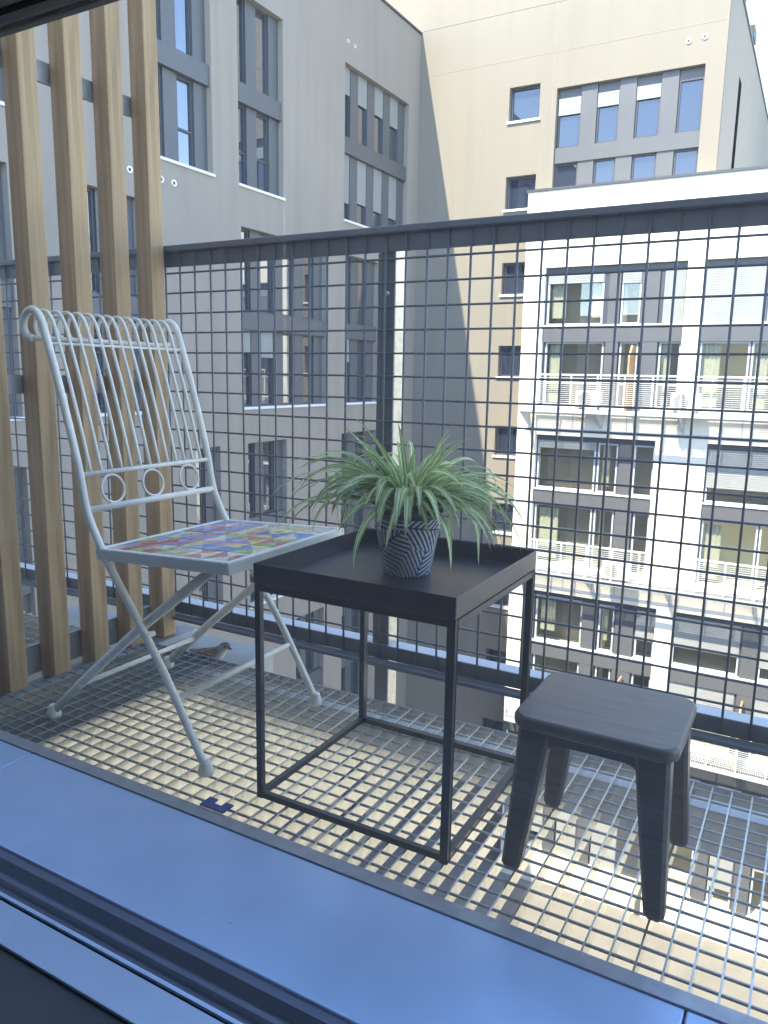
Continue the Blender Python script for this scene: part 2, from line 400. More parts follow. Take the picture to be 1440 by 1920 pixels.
# render joints
MB(PBf).box(-8.47, -8.445, 9.2, 12.46, -.006, .01).build('joint_strip', M['joint'], BB)
MB(PBf).box(XL + .5, -3.36, 11.02, 11.04, -.005, .01).build('joint_strip', M['joint'], BB)
for a, c, e, f in small:
    window(BB, PBf, a, c, e, f, .22, M['glass_sky'], 0, fr=.075)
    MB(PBf).box(a - .05, c + .05, e - .06, e + .01, -.06, .2).build('sill', M['sill'], BB)
a, c, e, f = -8.32, -3.9, 5.72, 9.94
MB(PBf).box(a + .004, c - .004, 7.69, 8.15, .08, .32).build('spandrel', M['alu'], BB)
strips = [(-8.3, -7.55), (-7.04, -6.36), (-5.85, -5.12), (-4.62, -3.92)]
shu = (.34, .28, .26, 0)
for row, (z0, z1) in enumerate(((8.155, 9.93), (5.73, 7.685))):
    for k, (u0, u1) in enumerate(strips):
        zz1 = z1 - (.28 if row == 0 else 0)
        window(BB, PBf, u0, u1, z0 + .003, zz1, .24, M['glass_sky'], shu[k] if row == 0 else 0, fr=.05)
        if row == 0: panel(BB, PBf, u0, u1, zz1 + .003, z1, .20, 'shutter_box')
        if k < 3: panel(BB, PBf, u1 + .004, strips[k + 1][0] - .004, z0 + .003, z1, .12)
vents(BB, PBf, [(-4.42, 10.62), (-3.98, 10.66)])
keep(BB)

# tall white block just behind, seen above the shaded block's roof
TB = thing('stair_tower', 'bright white stair tower rising behind the roof of the shaded block', 'building', (-20, YB + .9, GZ))
b = MB(); b.box(-30, XL - .02, YB + .4, YB + 8, GZ, 19); b.build('wall', M['white'], TB)
MB().box(-30.1, XL + .05, YB + .3, YB + 8.1, 19.003, 19.2).build('coping', M['frame'], TB)
keep(TB)

# ------------------------------------------------------------------ white building (sunlit, faces -Y)
def PW(u, v, w_): return (u, YW + w_, v)
WB = thing('apartment_building', 'lower white apartment block with balconies, blinds and grey window bands', 'building', (2, YW, GZ))
WL, WR = -8.74, 34.0
PAIR = 5.31
banks = []; rooms = []
# explicit bays per double storey: (x0, x1) openings
bays = {0: [(-8.07, -3.76), (-3.3, 1.0)], 1: [(-8.1, -4.28), (-2.8, 1.5)], 2: [(-7.9, -3.84), (-3.34, 1.1)], 3: [(-8.6, -3.75), (-3.55, 1.3)]}
for p in range(4):
    x = bays[p][-1][1] + .55
    while x < WR - 5:
        bays[p].append((x, x + 4.3)); x += 4.85
for p in range(4):
    fl = -.10 - PAIR * p
    for i, (x0, x1) in enumerate(bays[p]):
        banks.append((p, i, x0, x1, fl + .06, fl + 4.40))
holes = [(x0, x1, z0, z1) for p, i, x0, x1, z0, z1 in banks]
facade_wall('wall', WB, PW, WL, WR, GZ, 6.62, holes, .30, M['white'])
b = MB(); b.box(WL, WR, YW + .004, YW + .99, 6.45, 6.6); b.box(WL - .008, WL, YW, YW + .99, GZ, 6.62); b.box(-3.3, WR, YW + .99, YW + 12, 6.45, 6.6)
b.box(WR, WR + .2, YW, YW + 12, GZ, 6.62); b.build('roof', M['white'], WB)
MB().box(WL - .06, WR, YW - .04, YW + .28, 6.624, 6.70).build('coping', M['frame'], WB)
rnd = random.Random(11)
layouts = {   # (p,i): upper row, lower row; each item (kind, x0, x1, shutter)
 (0, 0): ([('g', -7.99, -6.2, .20), ('p', -6.03, -5.68, 0), ('g', -5.65, -5.07, .24), ('p', -5.04, -4.53, 0), ('g', -4.40, -3.79, 1)],
          [('g', -7.98, -6.1, 0), ('p', -6.03, -5.64, 0), ('g', -5.6, -5.05, 0), ('p', -4.98, -4.47, 0), ('g', -4.42, -3.79, 0)]),
 (0, 1): ([('g', -3.25, -1.6, 1), ('g', -1.55, .2, 1)], [('g', -3.25, -1.9, 0), ('g', -1.85, -.8, 0), ('p', -.77, -.2, 0)]),
 (1, 0): ([('g', -8.05, -6.12, .16), ('g', -6.05, -5.42, 0), ('p', -5.36, -4.98, 0), ('g', -4.92, -4.3, 0)],
          [('g', -8.05, -6.12, 0), ('g', -6.05, -5.42, 0), ('p', -5.36, -4.85, 0), ('g', -4.8, -4.3, 0)]),
 (1, 1): ([('g', -2.76, .2, .72)], [('g', -2.76, -1.2, 0), ('g', -1.15, .2, 0)]),
 (2, 0): ([('g', -7.82, -6.22, 0), ('p', -6.19, -5.71, 0), ('g', -5.66, -5.16, 0), ('p', -5.1, -4.52, 0), ('g', -4.46, -3.86, .62)],
          [('g', -7.82, -6.22, 0), ('p', -6.19, -5.71, 0), ('g', -5.66, -5.16, 0), ('p', -5.1, -4.52, 0), ('g', -4.46, -3.86, 0)]),
 (2, 1): ([('g', -3.3, -1.36, .62), ('p', -1.3, -.85, 0), ('g', -.8, .9, .75)], [('g', -3.3, -1.36, .3), ('p', -1.3, -.85, 0), ('g', -.8, .9, .5)]),
}
for p, i, x0, x1, z0, z1 in banks:
    zs0, zs1 = z0 + 2.02, z0 + 2.50         # spandrel
    MB(PW).box(x0 + .004, x1 - .004, zs0, zs1, .09, .30).build('spandrel', M['alu'], WB)
    MB(PW).box(x0 + .004, x1 - .004, zs1 + .003, zs1 + .05, .05, .27).build('sill', M['sill'], WB)
    up_, lo_ = layouts.get((p, i), (None, None))
    if up_ is None:
        def rand_row():
            out = []; u = x0 + .02
            for wd_, kd in ((1.5, 'g'), (.45, 'p'), (.75, 'g'), (.5, 'p'), (.9, 'g')):
                out.append((kd, u, u + wd_ - .05, rnd.choice((0, 0, .2, .7, 1)) if kd == 'g' else 0)); u += wd_
            return out
        up_, lo_ = rand_row(), rand_row()
    MB(PW).box(x0 + .004, x1 - .004, z1 - .18, z1 - .002, .16, .24).build('head_panel', M['frame'], WB)
    for row, (ze, zf) in ((up_, (zs1 + .053, z1 - .183)), (lo_, (z0 + .004, zs0 - .003))):
        last = x0
        for kd, a, c, s in row:
            if a - last > .02: MB(PW).box(last + .003, a - .003, ze, zf, .19, .26).build('mullion', M['frame'], WB)
            if kd == 'g': window(WB, PW, a, c, ze, zf, .24, M['glass_room'], s, light=True, fr=.05, rail=.36 if (row is lo_ and s == 0) else None)
            else: panel(WB, PW, a, c, ze, zf, .10)
            last = c
        if x1 - last > .02: MB(PW).box(last + .003, x1 - .003, ze, zf, .19, .26).build('mullion', M['frame'], WB)
    # rooms behind the glass
    if x0 < 12:
        for ze, zf in ((z0 - .02, zs0 + .05), (zs1 - .05, z1 + .02)):
            r_ = MB(); d0, d1 = YW + .31, YW + 2.2
            q = lambda *pts: r_.add(list(pts), [(0, 1, 2, 3)])
            q((x0 - .1, d1, ze), (x1 + .1, d1, ze), (x1 + .1, d1, zf), (x0 - .1, d1, zf))
            q((x0 - .1, d0, ze), (x1 + .1, d0, ze), (x1 + .1, d1, ze), (x0 - .1, d1, ze))
            q((x0 - .1, d0, zf), (x1 + .1, d0, zf), (x1 + .1, d1, zf), (x0 - .1, d1, zf))
            for xx in (x0 - .1, (x0 + x1) / 2 + .3, x1 + .1):
                q((xx, d0, ze), (xx, d1, ze), (xx, d1, zf), (xx, d0, zf))
            r_.build('room', M['room'], WB, fixn=False)
for xx in (-8.74, -3.747, 1.303):
    MB(PW).box(xx + .002, xx + (.136 if xx < -8 else .19), GZ, -10.9, -.03, -.004).build('pier_cladding', M['alu'], WB)
MB(PW).box(-8.6, 20, -11.62, -10.95, -.03, -.004).build('band_cladding', M['alu'], WB)
# curtains behind several panes
rc = random.Random(4)
for a, c, z0_, z1_ in ((-7.9, -7.45, 2.75, 4.1), (-6.6, -6.25, 2.75, 4.1), (-7.9, -7.5, .05, 1.9), (-4.4, -4.1, .05, 1.9), (-3.2, -2.7, .05, 1.9), (-1.8, -1.4, .05, 1.9), (-7.95, -7.3, -5.2, -3.5), (-5.95, -5.7, -2.6, -1.3), (-2.7, -2.2, -5.2, -3.5), (-7.7, -7.2, -7.8, -6.5), (-5.6, -5.4, -7.8, -6.5)):
    b = MB(PW); n = 14
    vs = []
    for k in range(n + 1):
        u = a + (c - a) * k / n; ww = .42 + .03 * math.sin(k * 1.9) + .012 * math.sin(k * 4.3)
        vs += [(u, z0_, ww), (u, z1_, ww)]
    b.add(vs, [(2 * k, 2 * k + 2, 2 * k + 3, 2 * k + 1) for k in range(n)], True).build('curtain', M['curtain'], WB)
# curtains in two lower windows
for a, c, fl in ((-3.25, -1.4, -.10 - 2 * PAIR), (-4.44, -3.9, -.10 - 2 * PAIR)):
    b = MB(PW); n = 40; top = fl + 1.5; bot = fl + .1
    vs = []; fs = []
    for k in range(n + 1):
        u = a + (c - a) * k / n; ww = .40 + .035 * math.sin(k * 1.7) + .015 * math.sin(k * 3.9)
        sag = .10 * abs(math.sin(k / n * math.pi * 3.0))
        vs += [(u, bot, ww), (u, top - sag, ww)]
    fs = [(2 * k, 2 * k + 2, 2 * k + 3, 2 * k + 1) for k in range(n)]
    b.add(vs, fs, True).build('curtain', M['curtain'], WB)
# balconies: grating floor, brackets, posts, rails, wires
for p in range(3):
    fl = -.10 - PAIR * p; y0, y1 = YW - .95, YW - .02; xa, xb = WL + .35, WR - 1
    fr_ = MB(); fr_.box(xa, xb, y0, y0 + .06, fl - .13, fl); fr_.box(xa, xb, y1 - .05, y1, fl - .13, fl)
    bal = fr_.build('balcony', M['frame_light'], WB)
    s = MB(); x = xa
    while x < 14:
        s.box(x, x + .014, y0 + .06, y1 - .05, fl - .05, fl - .01); x += .05
    s.build('balcony_floor', M['bal_metal'], bal, kind='stuff')
    br = None; x = xa
    while x < 14:
        if br is None:
            br = MB().prism([(y0 + .06, fl - .13), (y1, fl - .13), (y1, fl - .62)], 0, .05, 'X').build('bracket', M['frame_light'], bal); br.location = (x, 0, 0)
        else: link('bracket', br.data, bal, loc=(x, 0, 0))
        x += 2.43
    po = None; x = xa
    while x < 14:
        if po is None:
            po = MB().box(0, .045, y0, y0 + .045, fl + .002, fl + 1.02).build('railing_post', M['bal_metal'], bal); po.location = (x, 0, 0)
        else: link('railing_post', po.data, bal, loc=(x, 0, 0))
        x += .81
    s = MB(); s.box(xa - .02, xb, y0 - .01, y0 + .055, fl + 1.022, fl + 1.07); s.build('railing_top', M['bal_metal'], bal)
    s = MB()
    for k in range(15): s.box(xa, 14, y0 + .016, y0 + .026, fl + .10 + k * .06, fl + .112 + k * .06)
    s.build('railing_wires', M['bal_metal'], bal, kind='stuff')
    # spandrel cladding lines under the balcony
    s = MB(PW); s.box(WL + .3, 20, fl - .78, fl - .68, -.02, -.004); s.build('cladding_trim', M['frame_light'], bal)
    for x in (-6.9, -5.2, -3.5, -1.9, -.4):
        MB(PW).box(x, x + .03, fl - .68, fl - .2, -.012, -.003).build('cladding_joint', M['frame_light'], bal)
# wooden privacy dividers on the balconies
for x, fl in ((-5.1, -.1), (-4.78, -.10 - 2 * PAIR), (-1.15, -.10 - 2 * PAIR)):
    o = MB().prism([(YW - .86, fl + .0), (YW - .01, fl + .0), (YW - .01, fl + 1.95), (YW - .55, fl + 1.95), (YW - .86, fl + 1.6)], x, x + .05, 'X')
    o.build('divider', M['wood_far'], WB)
# vent rings high on the facade
vents(WB, PW, [(-7.45, 5.2), (-6.95, 5.2), (-2.9, 5.25), (-2.5, 5.25)])
keep(WB)

# air conditioners on the far balconies
def ac(x0, x1, fl, label):
    y = YW - .62; h = .58; xc = (x0 + x1) / 2
    t = thing('air_conditioner', label, 'air conditioner', (xc, y, fl - .009), 'air conditioners on the far balconies')
    w2 = (x1 - x0) / 2
    MB().bbox(-w2, w2, -.15, .15, .06, h, .012).build('casing', M['acw'], t)
    n = 20; cxx = -w2 * .28; cz = h / 2 + .03; R = .21
    b = MB()
    for rr in (R, R * .74, R * .48, R * .22):
        b.tube([(cxx + rr * math.cos(2 * math.pi * k / n), -.162, cz + rr * math.sin(2 * math.pi * k / n)) for k in range(n)], .008, 5, True)
    for k in range(4):
        an = k * math.pi / 4; b.tube([(cxx - R * math.cos(an), -.160, cz - R * math.sin(an)), (cxx + R * math.cos(an), -.160, cz + R * math.sin(an))], .006, 5)
    b.build('fan_grille', M['acd'], t)
    MB().add([(cxx + R * math.cos(2 * math.pi * k / n), -.1525, cz + R * math.sin(2 * math.pi * k / n)) for k in range(n)], [tuple(range(n))]).build('fan_recess', M['acd'], t)
    for sx in (-1, 1): MB().box(sx * w2 * .7 - .03, sx * w2 * .7 + .03, -.17, .17, .0, .058).build('foot', M['acd'], t)
    return t
ac(-6.62, -5.86, -.1, 'white air conditioner left of the wooden divider on the upper balcony')
ac(-3.82, -2.98, -.1, 'white air conditioner in front of the white pier on the upper balcony')
ac(-5.46, -4.62, -.1 - PAIR, 'white air conditioner on the middle balcony of the white block')

# ------------------------------------------------------------------ near building: room, wall, door
DX0, DX1 = -2.3, 1.1      # door opening
b = MB()
b.box(-24, DX0, .30, .60, GZ, 4.7); b.box(DX1, 16, .30, .60, GZ, 4.7)
b.box(DX0, DX1, .30, .60, 2.35, 4.7); b.box(DX0, DX1, .30, .60, GZ, -.32)
b.build('wall_near', M['render_near'], kind='structure')  # unseen facade; height and white tone set to shade the balcony and bounce light
b = MB(); b.box(-24, 16, -9, .296, 4.5, 4.7); b.build('roof_near', M['render_near'], kind='structure')  # unseen roof, kept low so more sky light reaches the balcony
b = MB(); b.box(-4, 3, -4, .296, -.32, -.13); b.build('floor', M['floor_in'], kind='structure')
b = MB(); b.box(-4, 3, -4, .296, 2.45, 2.6); b.build('ceiling', M['roomwall'], kind='structure')
for nm, q in (('wall_back', (-4, 3, -4.2, -4.004, -.32, 2.6)), ('wall_left', (-4.2, -4.004, -4, .296, -.32, 2.6)), ('wall_right', (3.004, 3.2, -4, .296, -.32, 2.6))):
    MB().box(*q).build(nm, M['roomwall'], kind='structure')
# concrete slab edge carrying the threshold
MB().box(DX0 - 3, DX1 + 3, .604, 1.0, -.30, -.075).build('slab_edge', M['render_near'], kind='structure')

sd = thing('sliding_door', 'blue grey sliding door track and pane at the foot of the doorway', 'door', (-.8, .68, -.07))
MB().box(DX0, DX1, .30, .630, -.315, -.004).build('inner_riser', M['riser'], sd)
MB().bbox(DX0, DX1, .602, .6625, -.003, .003, .001).build('inner_sill', M['doorsill'], sd)
MB().box(DX0, DX1, .6635, .672, -.06, -.006).build('gasket', M['rubber'], sd)
MB().box(DX0, DX1, .6725, .6785, -.06, -.0015).build('guide_rail', M['doorsill'], sd)
b = MB(); b.prism([(.679, -.06), (.679, -.012), (.690, -.012), (.694, -.024), (.704, -.024), (.708, -.012), (.716, -.012), (.722, -.03), (.735, -.030), (.739, -.006), (.7545, -.006), (.7545, -.06)], DX0, DX1, 'X')
b.build('track', M['track'], sd)
MB().box(DX0, DX1, .6735, .6775, .0, 2.34).build('pane', clear_glass('door_glass', (.95, .97, .985), .02, .016), sd)  # film on the pane is added to lay a pale haze over the view
keep(sd)

th = thing('threshold', 'smooth blue grey sheet metal threshold panels outside the door', 'threshold', (-.8, .88, -.07))
xs = [-3.4, -1.4565, -.0745, 1.31, 2.6]
for k in range(4):
    MB().bbox(xs[k] + .0015, xs[k + 1] - .0015, .7555, 1.003, -.030, 0, .0025).build('sheet_panel', M['sheet'], th)
MB().box(-3.4, 2.6, .757, 1.002, -.072, -.031).build('bedding', M['rubber'], th)
keep(th)

rs = thing('roller_shutter', 'grey roller shutter edge hanging at the top of the doorway', 'shutter', (-.8, .70, 1.27))
MB().bbox(DX0, DX1, .692, .704, 1.2760, 1.2825, .002).build('end_seal', M['shutter_dark'], rs)
MB().bbox(DX0, DX1, .692, .704, 1.2828, 1.2960, .002).build('end_bar', M['shutter_grey'], rs)
MB().box(DX0, DX1, .695, .701, 1.2962, 1.3060).build('link_strip', M['rubber'], rs)
z = 1.3064
while z < 2.3:
    MB().bbox(DX0, DX1, .692, .704, z, z + .046, .004).build('shutter_slat', M['shutter_grey'], rs); z += .0475
keep(rs)

# ------------------------------------------------------------------ balcony floor: steel grating
GX0, GX1, GY0, GY1 = -1.80, .78, 1.036, 1.652
PIT = .0381; DEP = .030
fl = bpy.data.objects.new('grating_floor', None); col.objects.link(fl); fl['kind'] = 'structure'; fl.location = (-.5, 1.34, 0)
me_b = MB().box(-.0016, .0016, GY0, GY1, -DEP, 0).build('bearing_bar', M['galv'], fl).data
bars = [o for o in fl.children]; bars[0].location = (GX0 + .01, 0, 0)
x = GX0 + .01 + PIT; 
while x < GX1:
    link('bearing_bar', me_b, fl, loc=(x + random.uniform(-.0005, .0005), 0, 0)).rotation_euler = (0, random.uniform(-.02, .02), 0); x += PIT
first = MB().box(GX0, GX1, -.0015, .0015, -.0050, -.0006).build('cross_bar', M['galv_dull'], fl); me_c = first.data
y = GY0 + .022; first.location = (0, y, 0); y += PIT
while y < GY1 - .01:
    link('cross_bar', me_c, fl, loc=(0, y, 0)); y += PIT
MB().box(GX0, GX1, GY1 + .0004, GY1 + .0040, -DEP, .001).build('edge_bar', M['galv_dull'], fl)
b = MB(); b.box(-3.4, 2.6, 1.0045, 1.0335, -.004, .0025); b.box(-3.4, 2.6, 1.0045, 1.0085, -.072, -.0041)
b.build('edge_angle', M['galv_dull'], fl)
MB().box(-1.66, -1.46, GY0 - .02, 1.66, -.20, -DEP - .002).build('support_beam', M['zinc'], fl)
MB().box(.95, 1.1, GY0 - .02, 1.9, -.20, -DEP - .002).build('support_beam', M['zinc'], fl)
b = MB(); b.box(-1.49, 2.6, 1.663, 1.735, -.066, -.060); b.box(-1.49, 2.6, 1.663, 1.669, -.16, -.0661); b.build('edge_channel', M['galv_dull'], fl)
MB().bbox(-2.45, -1.50, 1.664, 1.935, -.40, -.0605, .004).build('side_slab', mat('slab_concrete', (.40, .39, .37), .9, var=.08, scale=9, dirt=.12), fl)
bpy.context.view_layer.update()
for ch in fl.children: ch.matrix_parent_inverse = fl.matrix_world.inverted()

nf = bpy.data.objects.new('neighbour_floor', None); col.objects.link(nf); nf['kind'] = 'structure'; nf.location = (-2.5, 1.34, 0)
x = -1.93
while x > -3.3:
    link('bearing_bar', me_b, nf, loc=(x, 0, 0)); x -= PIT
first = MB().box(-3.32, -1.93, -.0015, .0015, -.0050, -.0006).build('cross_bar', M['galv_dull'], nf); me_c = first.data
y = GY0 + .022; first.location = (0, y, 0); y += PIT
while y < GY1 - .01:
    link('cross_bar', me_c, nf, loc=(0, y, 0)); y += PIT
bpy.context.view_layer.update()
for ch in nf.children: ch.matrix_parent_inverse = nf.matrix_world.inverted()

# ------------------------------------------------------------------ railing
RY = 1.80
rl = thing('railing', 'dark grey steel balcony railing with square wire mesh infill', 'railing', (-.8, RY, -.2))
RX0, RX1 = -3.6, 1.4
MB().bbox(RX0, RX1, RY - .012, RY + .048, 1.2075, 1.2255, .003).build('handrail', M['rail'], rl)
MB().box(RX0, RX1, RY + .006, RY + .012, 1.164, 1.207).build('top_flat', M['rail'], rl)
MB().box(RX0, RX1, RY + .006, RY + .011, .052, .092).build('bottom_flat', M['rail'], rl)
MB().box(RX0, RX1, RY + .0112, RY + .058, .088, .092).build('bottom_flange', M['bal_metal'], rl)
MB().bbox(RX0, RX1, RY - .030, RY + .0055, .040, .0515, .002).build('bottom_lip', M['rail'], rl)
for px_ in (-1.018, 1.12, -3.1):
    o = MB().box(px_ - .022, px_ + .020, RY + .0125, RY + .0185, -.20, 1.2065).build('post', M['rail'], rl)
    MB().box(px_ + .012, px_ + .020, RY + .019, RY + .066, -.20, 1.2).build('post_web', M['galv'], o)
    MB().box(px_ - .030, px_ - .024, RY + .0125, RY + .050, .0525, 1.163).build('panel_edge', M['rail'], o)
    for zz in (1.06, .60, .25):
        MB().tube([(px_ + .0, RY + .0125, zz), (px_ + .0, RY + .0065, zz)], .006, 8).build('bolt', M['galv'], o)
RP = .0600
first = MB().tube([(0, RY, .056), (0, RY, 1.2072)], .0031, 6).build('vertical_rod', M['rail'], rl)
xs = [-1.08 + RP * k for k in range(-42, 42) if RX0 < -1.08 + RP * k < RX1]
rj = random.Random(9)
first.location = (xs[0], 0, 0)
for x in xs[1:]:
    o = link('vertical_rod', first.data, rl, loc=(x + rj.uniform(-.0009, .0009), 0, 0)); o.rotation_euler = (0, rj.uniform(-.0013, .0013), 0)
z = 1.1455; first = None
while z > .1:
    if first is None:
        first = MB().tube([(RX0, RY + .0072, 0), (RX1, RY + .0072, 0)], .0030, 6).build('horizontal_rod', M['rail'], rl); first.location = (0, 0, z)
    else: link('horizontal_rod', first.data, rl, loc=(0, 0, z + rj.uniform(-.0007, .0007))).rotation_euler = (0, rj.uniform(-.0007, .0007), 0)
    z -= RP
bpy.context.view_layer.update()
for ch in rl.children: ch.matrix_parent_inverse = rl.matrix_world.inverted()

# ------------------------------------------------------------------ wooden slat screen
ss = thing('slat_screen', 'privacy screen of upright brown wooden slats on flat metal bars', 'screen', (-1.82, 1.45, 0))
first = MB().bbox(-1.850, -1.789, 0, .054, -.012, 2.6, .003).build('slat', M['wood'], ss)
ys = [1.180 + .1375 * k for k in range(-1, 5)]
first.location = (0, ys[0], 0)
for k, y in enumerate(ys[1:]): link('slat', first.data, ss, loc=(0, y, 0))
for z0, z1 in ((1.585, 1.637), (.783, .832), (2.40, 2.45)):
    MB().box(-1.862, -1.8515, 1.0, 1.79, z0, z1).build('cross_flat', M['galv_dull'], ss)
b = MB(); b.box(-1.862, -1.8515, .98, 1.86, .002, .085); b.box(-1.8505, -1.772, .98, 1.865, -.034, -.014)
b.build('base_flat', M['galv_dull'], ss)
keep(ss)
for ch in ss.children: pass

# ------------------------------------------------------------------ folding chair
YN, YF = 1.135, 1.548
ch = thing('folding_chair', 'cream metal folding chair with rod back and colourful mosaic tile seat', 'chair', (-1.28, 1.34, 0))
def smooth_path(pts, n=5):
    P = [Vector(p) for p in pts]; out = []
    for i in range(len(P) - 1):
        p0, p1, p2, p3 = P[max(i - 1, 0)], P[i], P[i + 1], P[min(i + 2, len(P) - 1)]
        for k in range(n):
            t = k / n
            out.append(.5 * ((2 * p1) + (p2 - p0) * t + (2 * p0 - 5 * p1 + 4 * p2 - p3) * t * t + (3 * p1 - p0 - 3 * p2 + p3) * t ** 3))
    out.append(P[-1]); return out
back = [(-1.398, .54), (-1.414, .62), (-1.440, .72), (-1.472, .83), (-1.500, .915), (-1.512, .950), (-1.528, .973), (-1.550, .978), (-1.570, .964), (-1.577, .942), (-1.567, .922), (-1.549, .917)]
low = [(-1.064, .014), (-1.115, .10), (-1.178, .205), (-1.255, .315), (-1.318, .40), (-1.362, .468)]
for yy in (YN, YF):
    MB().tube(smooth_path([(x, yy, z) for x, z in low + back], 4), .0088, 8).build('side_tube', M['chair'], ch)
    MB().tube([(-1.030, yy + .014 * (1 if yy == YN else -1), .462), (-1.25, yy + .014 * (1 if yy == YN else -1), .295), (-1.40, yy + .014 * (1 if yy == YN else -1), .170), (-1.574, yy + .014 * (1 if yy == YN else -1), .016)], .0055, 8, flat=.0115).build('rear_leg', M['chair'], ch)
    MB().tube([(-1.225, yy + .02 * (1 if yy == YN else -1), .280), (-1.225, yy - .006 * (1 if yy == YN else -1), .280)], .006, 8).build('pivot', M['chair'], ch)
    for fx, oy in ((-1.064, 0), (-1.574, .014 * (1 if yy == YN else -1))):
        MB().lathe([(.017, 0), (.0175, .008), (.012, .024), (.0105, .03), (0.001, .031)], (fx, yy + oy, .001), 14).build('foot_cap', M['chair'], ch)
NR = 13
rod_pts = [p for p in back[1:]]
for k in range(NR):
    yy = YN + (YF - YN) * (k + 1) / (NR + 1)
    MB().tube(smooth_path([(x, yy, z) for x, z in rod_pts], 3), .0043, 6).build('back_rod', M['chair'], ch)
for x, z, r in ((-1.398, .540, .0075), (-1.414, .618, .0055), (-1.4975, .905, .0032), (-1.549, .917, .0055)):
    MB().tube([(x, YN + .004, z), (x, YF - .004, z)], r, 8).build('back_bar', M['chair'], ch)
for fr_ in (.20, .50, .80):
    yc = YN + (YF - YN) * fr_; cx, cz = -1.406, .579; dx, dz = -.016 / .08, .98
    MB().tube([(cx + dx * .0325 * math.sin(a), yc + .0325 * math.cos(a), cz + dz * .0325 * math.sin(a)) for a in [2 * math.pi * k / 24 for k in range(24)]], .0032, 6, True).build('ring', M['chair'], ch)
for x, z in ((-1.145, .150), (-1.468, .108)):
    MB().tube([(x, YN + .005, z), (x, YF - .005, z)], .0065, 8, flat=.0065).build('stretcher', M['chair'], ch)
SX0, SX1, SY0, SY1, SZ = -1.370, -.985, 1.128, 1.556, .474
b = MB()
b.bbox(SX0, SX0 + .014, SY0, SY1, SZ - .027, SZ, .003); b.bbox(SX1 - .014, SX1, SY0, SY1, SZ - .027, SZ, .003)
b.bbox(SX0 + .014, SX1 - .014, SY0, SY0 + .014, SZ - .027, SZ, .003); b.bbox(SX0 + .014, SX1 - .014, SY1 - .014, SY1, SZ - .027, SZ, .003)
b.box(SX0 + .0145, SX1 - .0145, SY0 + .0145, SY1 - .0145, SZ - .02, SZ - .012)
seat = b.build('seat', M['chair'], ch)
tc_ = [(.42, .07, .05), (.05, .14, .40), (.62, .50, .10), (.55, .26, .22), (.33, .42, .10), (.70, .62, .42), (.10, .30, .50), (.52, .10, .07), (.60, .42, .36), (.16, .20, .44)]
tc_ = [[x * .86 + .5 * .12 for x in c] for c in tc_]
tm = [mat('tile_glaze_%d' % i, c, .22, var=.28, scale=60, spec=.5, c2=[min(1, x * 1.25 + .04) for x in c]) for i, c in enumerate(tc_)]
rt = random.Random(5)
NX, NY = 5, 5
tx, ty = (SX1 - SX0 - .030) / NX, (SY1 - SY0 - .030) / NY
for i in range(NX):
    for j in range(NY):
        x0 = SX0 + .015 + i * tx + .001; x1 = x0 + tx - .002; y0 = SY0 + .015 + j * ty + .001; y1 = y0 + ty - .002
        b = MB(); zt, zb = SZ - .002 + rt.uniform(-.0006, .0006), SZ - .0118
        cx, cy = (x0 + x1) / 2 + rt.uniform(-.004, .004), (y0 + y1) / 2 + rt.uniform(-.004, .004)
        cs = [(x0, y0), (x1, y0), (x1, y1), (x0, y1)]
        mids = [((cs[k][0] + cs[(k + 1) % 4][0]) / 2, (cs[k][1] + cs[(k + 1) % 4][1]) / 2) for k in range(4)]
        typ = rt.random()
        ids = rt.sample(range(len(tm)), 4)
        for k in range(4):
            p, q = cs[k], cs[(k + 1) % 4]
            if typ < .72:
                b.mi = ids[k % 4 if typ < .3 else k % 2]; b.add([(*p, zt), (*q, zt), (cx, cy, zt)], [(0, 1, 2)])
            else:
                b.mi = ids[k]; m0, m1 = mids[k - 1], mids[k]; b.add([(*m0, zt), (*p, zt), (*m1, zt), (cx, cy, zt)], [(0, 1, 2, 3)])
            b.mi = ids[0]; b.quad((*p, zb), (*q, zb), (*q, zt), (*p, zt))
        b.build('tile', tm, seat, fixn=False)
pv = Vector((SX1, 0, SZ)); seat.matrix_basis = Matrix.Translation(pv + Vector((0, 0, .004))) @ Matrix.Rotation(-.050, 4, 'Y') @ Matrix.Translation(-pv)
keep(ch)

# ------------------------------------------------------------------ tray table
tt = thing('tray_table', 'square black metal tray table on a thin wire frame', 'table', (-.70, 1.325, 0))
TX0, TX1, TY0, TY1 = -.914, -.490, 1.120, 1.532
r = .0065
for i, (x, y) in enumerate(((TX0, TY0), (TX1, TY0), (TX0, TY1), (TX1, TY1))):
    sx, sy = (1 if x == TX0 else -1), (1 if y == TY0 else -1)
    MB().bbox(x, x + sx * .013, y, y + sy * .013, .0, .4485, .0012).build('leg', M['black'], tt)
for z in (.0015, .435):
    nm = 'base_bar' if z < .1 else 'top_bar'
    for y, s in ((TY0, 1), (TY1, -1)): MB().bbox(TX0 + .0132, TX1 - .0132, y, y + s * .0125, z, z + .0128, .0012).build(nm, M['black'], tt)
    for x, s in ((TX0, 1), (TX1, -1)): MB().bbox(x, x + s * .0125, TY0 + .0132, TY1 - .0132, z, z + .0128, .0012).build(nm, M['black'], tt)
b = MB(); t0, t1, u0, u1 = TX0 - .001, TX1 + .001, TY0 - .001, TY1 + .001; zb, zt = .4505, .4895; th_ = .0022
b.box(t0, t1, u0, u1, zb, zb + .003)
tray = b.build('tray', M['tray'], tt)
for q in ((t0, t1, u0, u0 + th_), (t0, t1, u1 - th_, u1), (t0, t0 + th_, u0 + th_ + .0002, u1 - th_ - .0002), (t1 - th_, t1, u0 + th_ + .0002, u1 - th_ - .0002)):
    MB().bbox(q[0], q[1], q[2], q[3], zb + .0031, zt, .0008).build('rim', M['tray'], tray)
keep(tt)

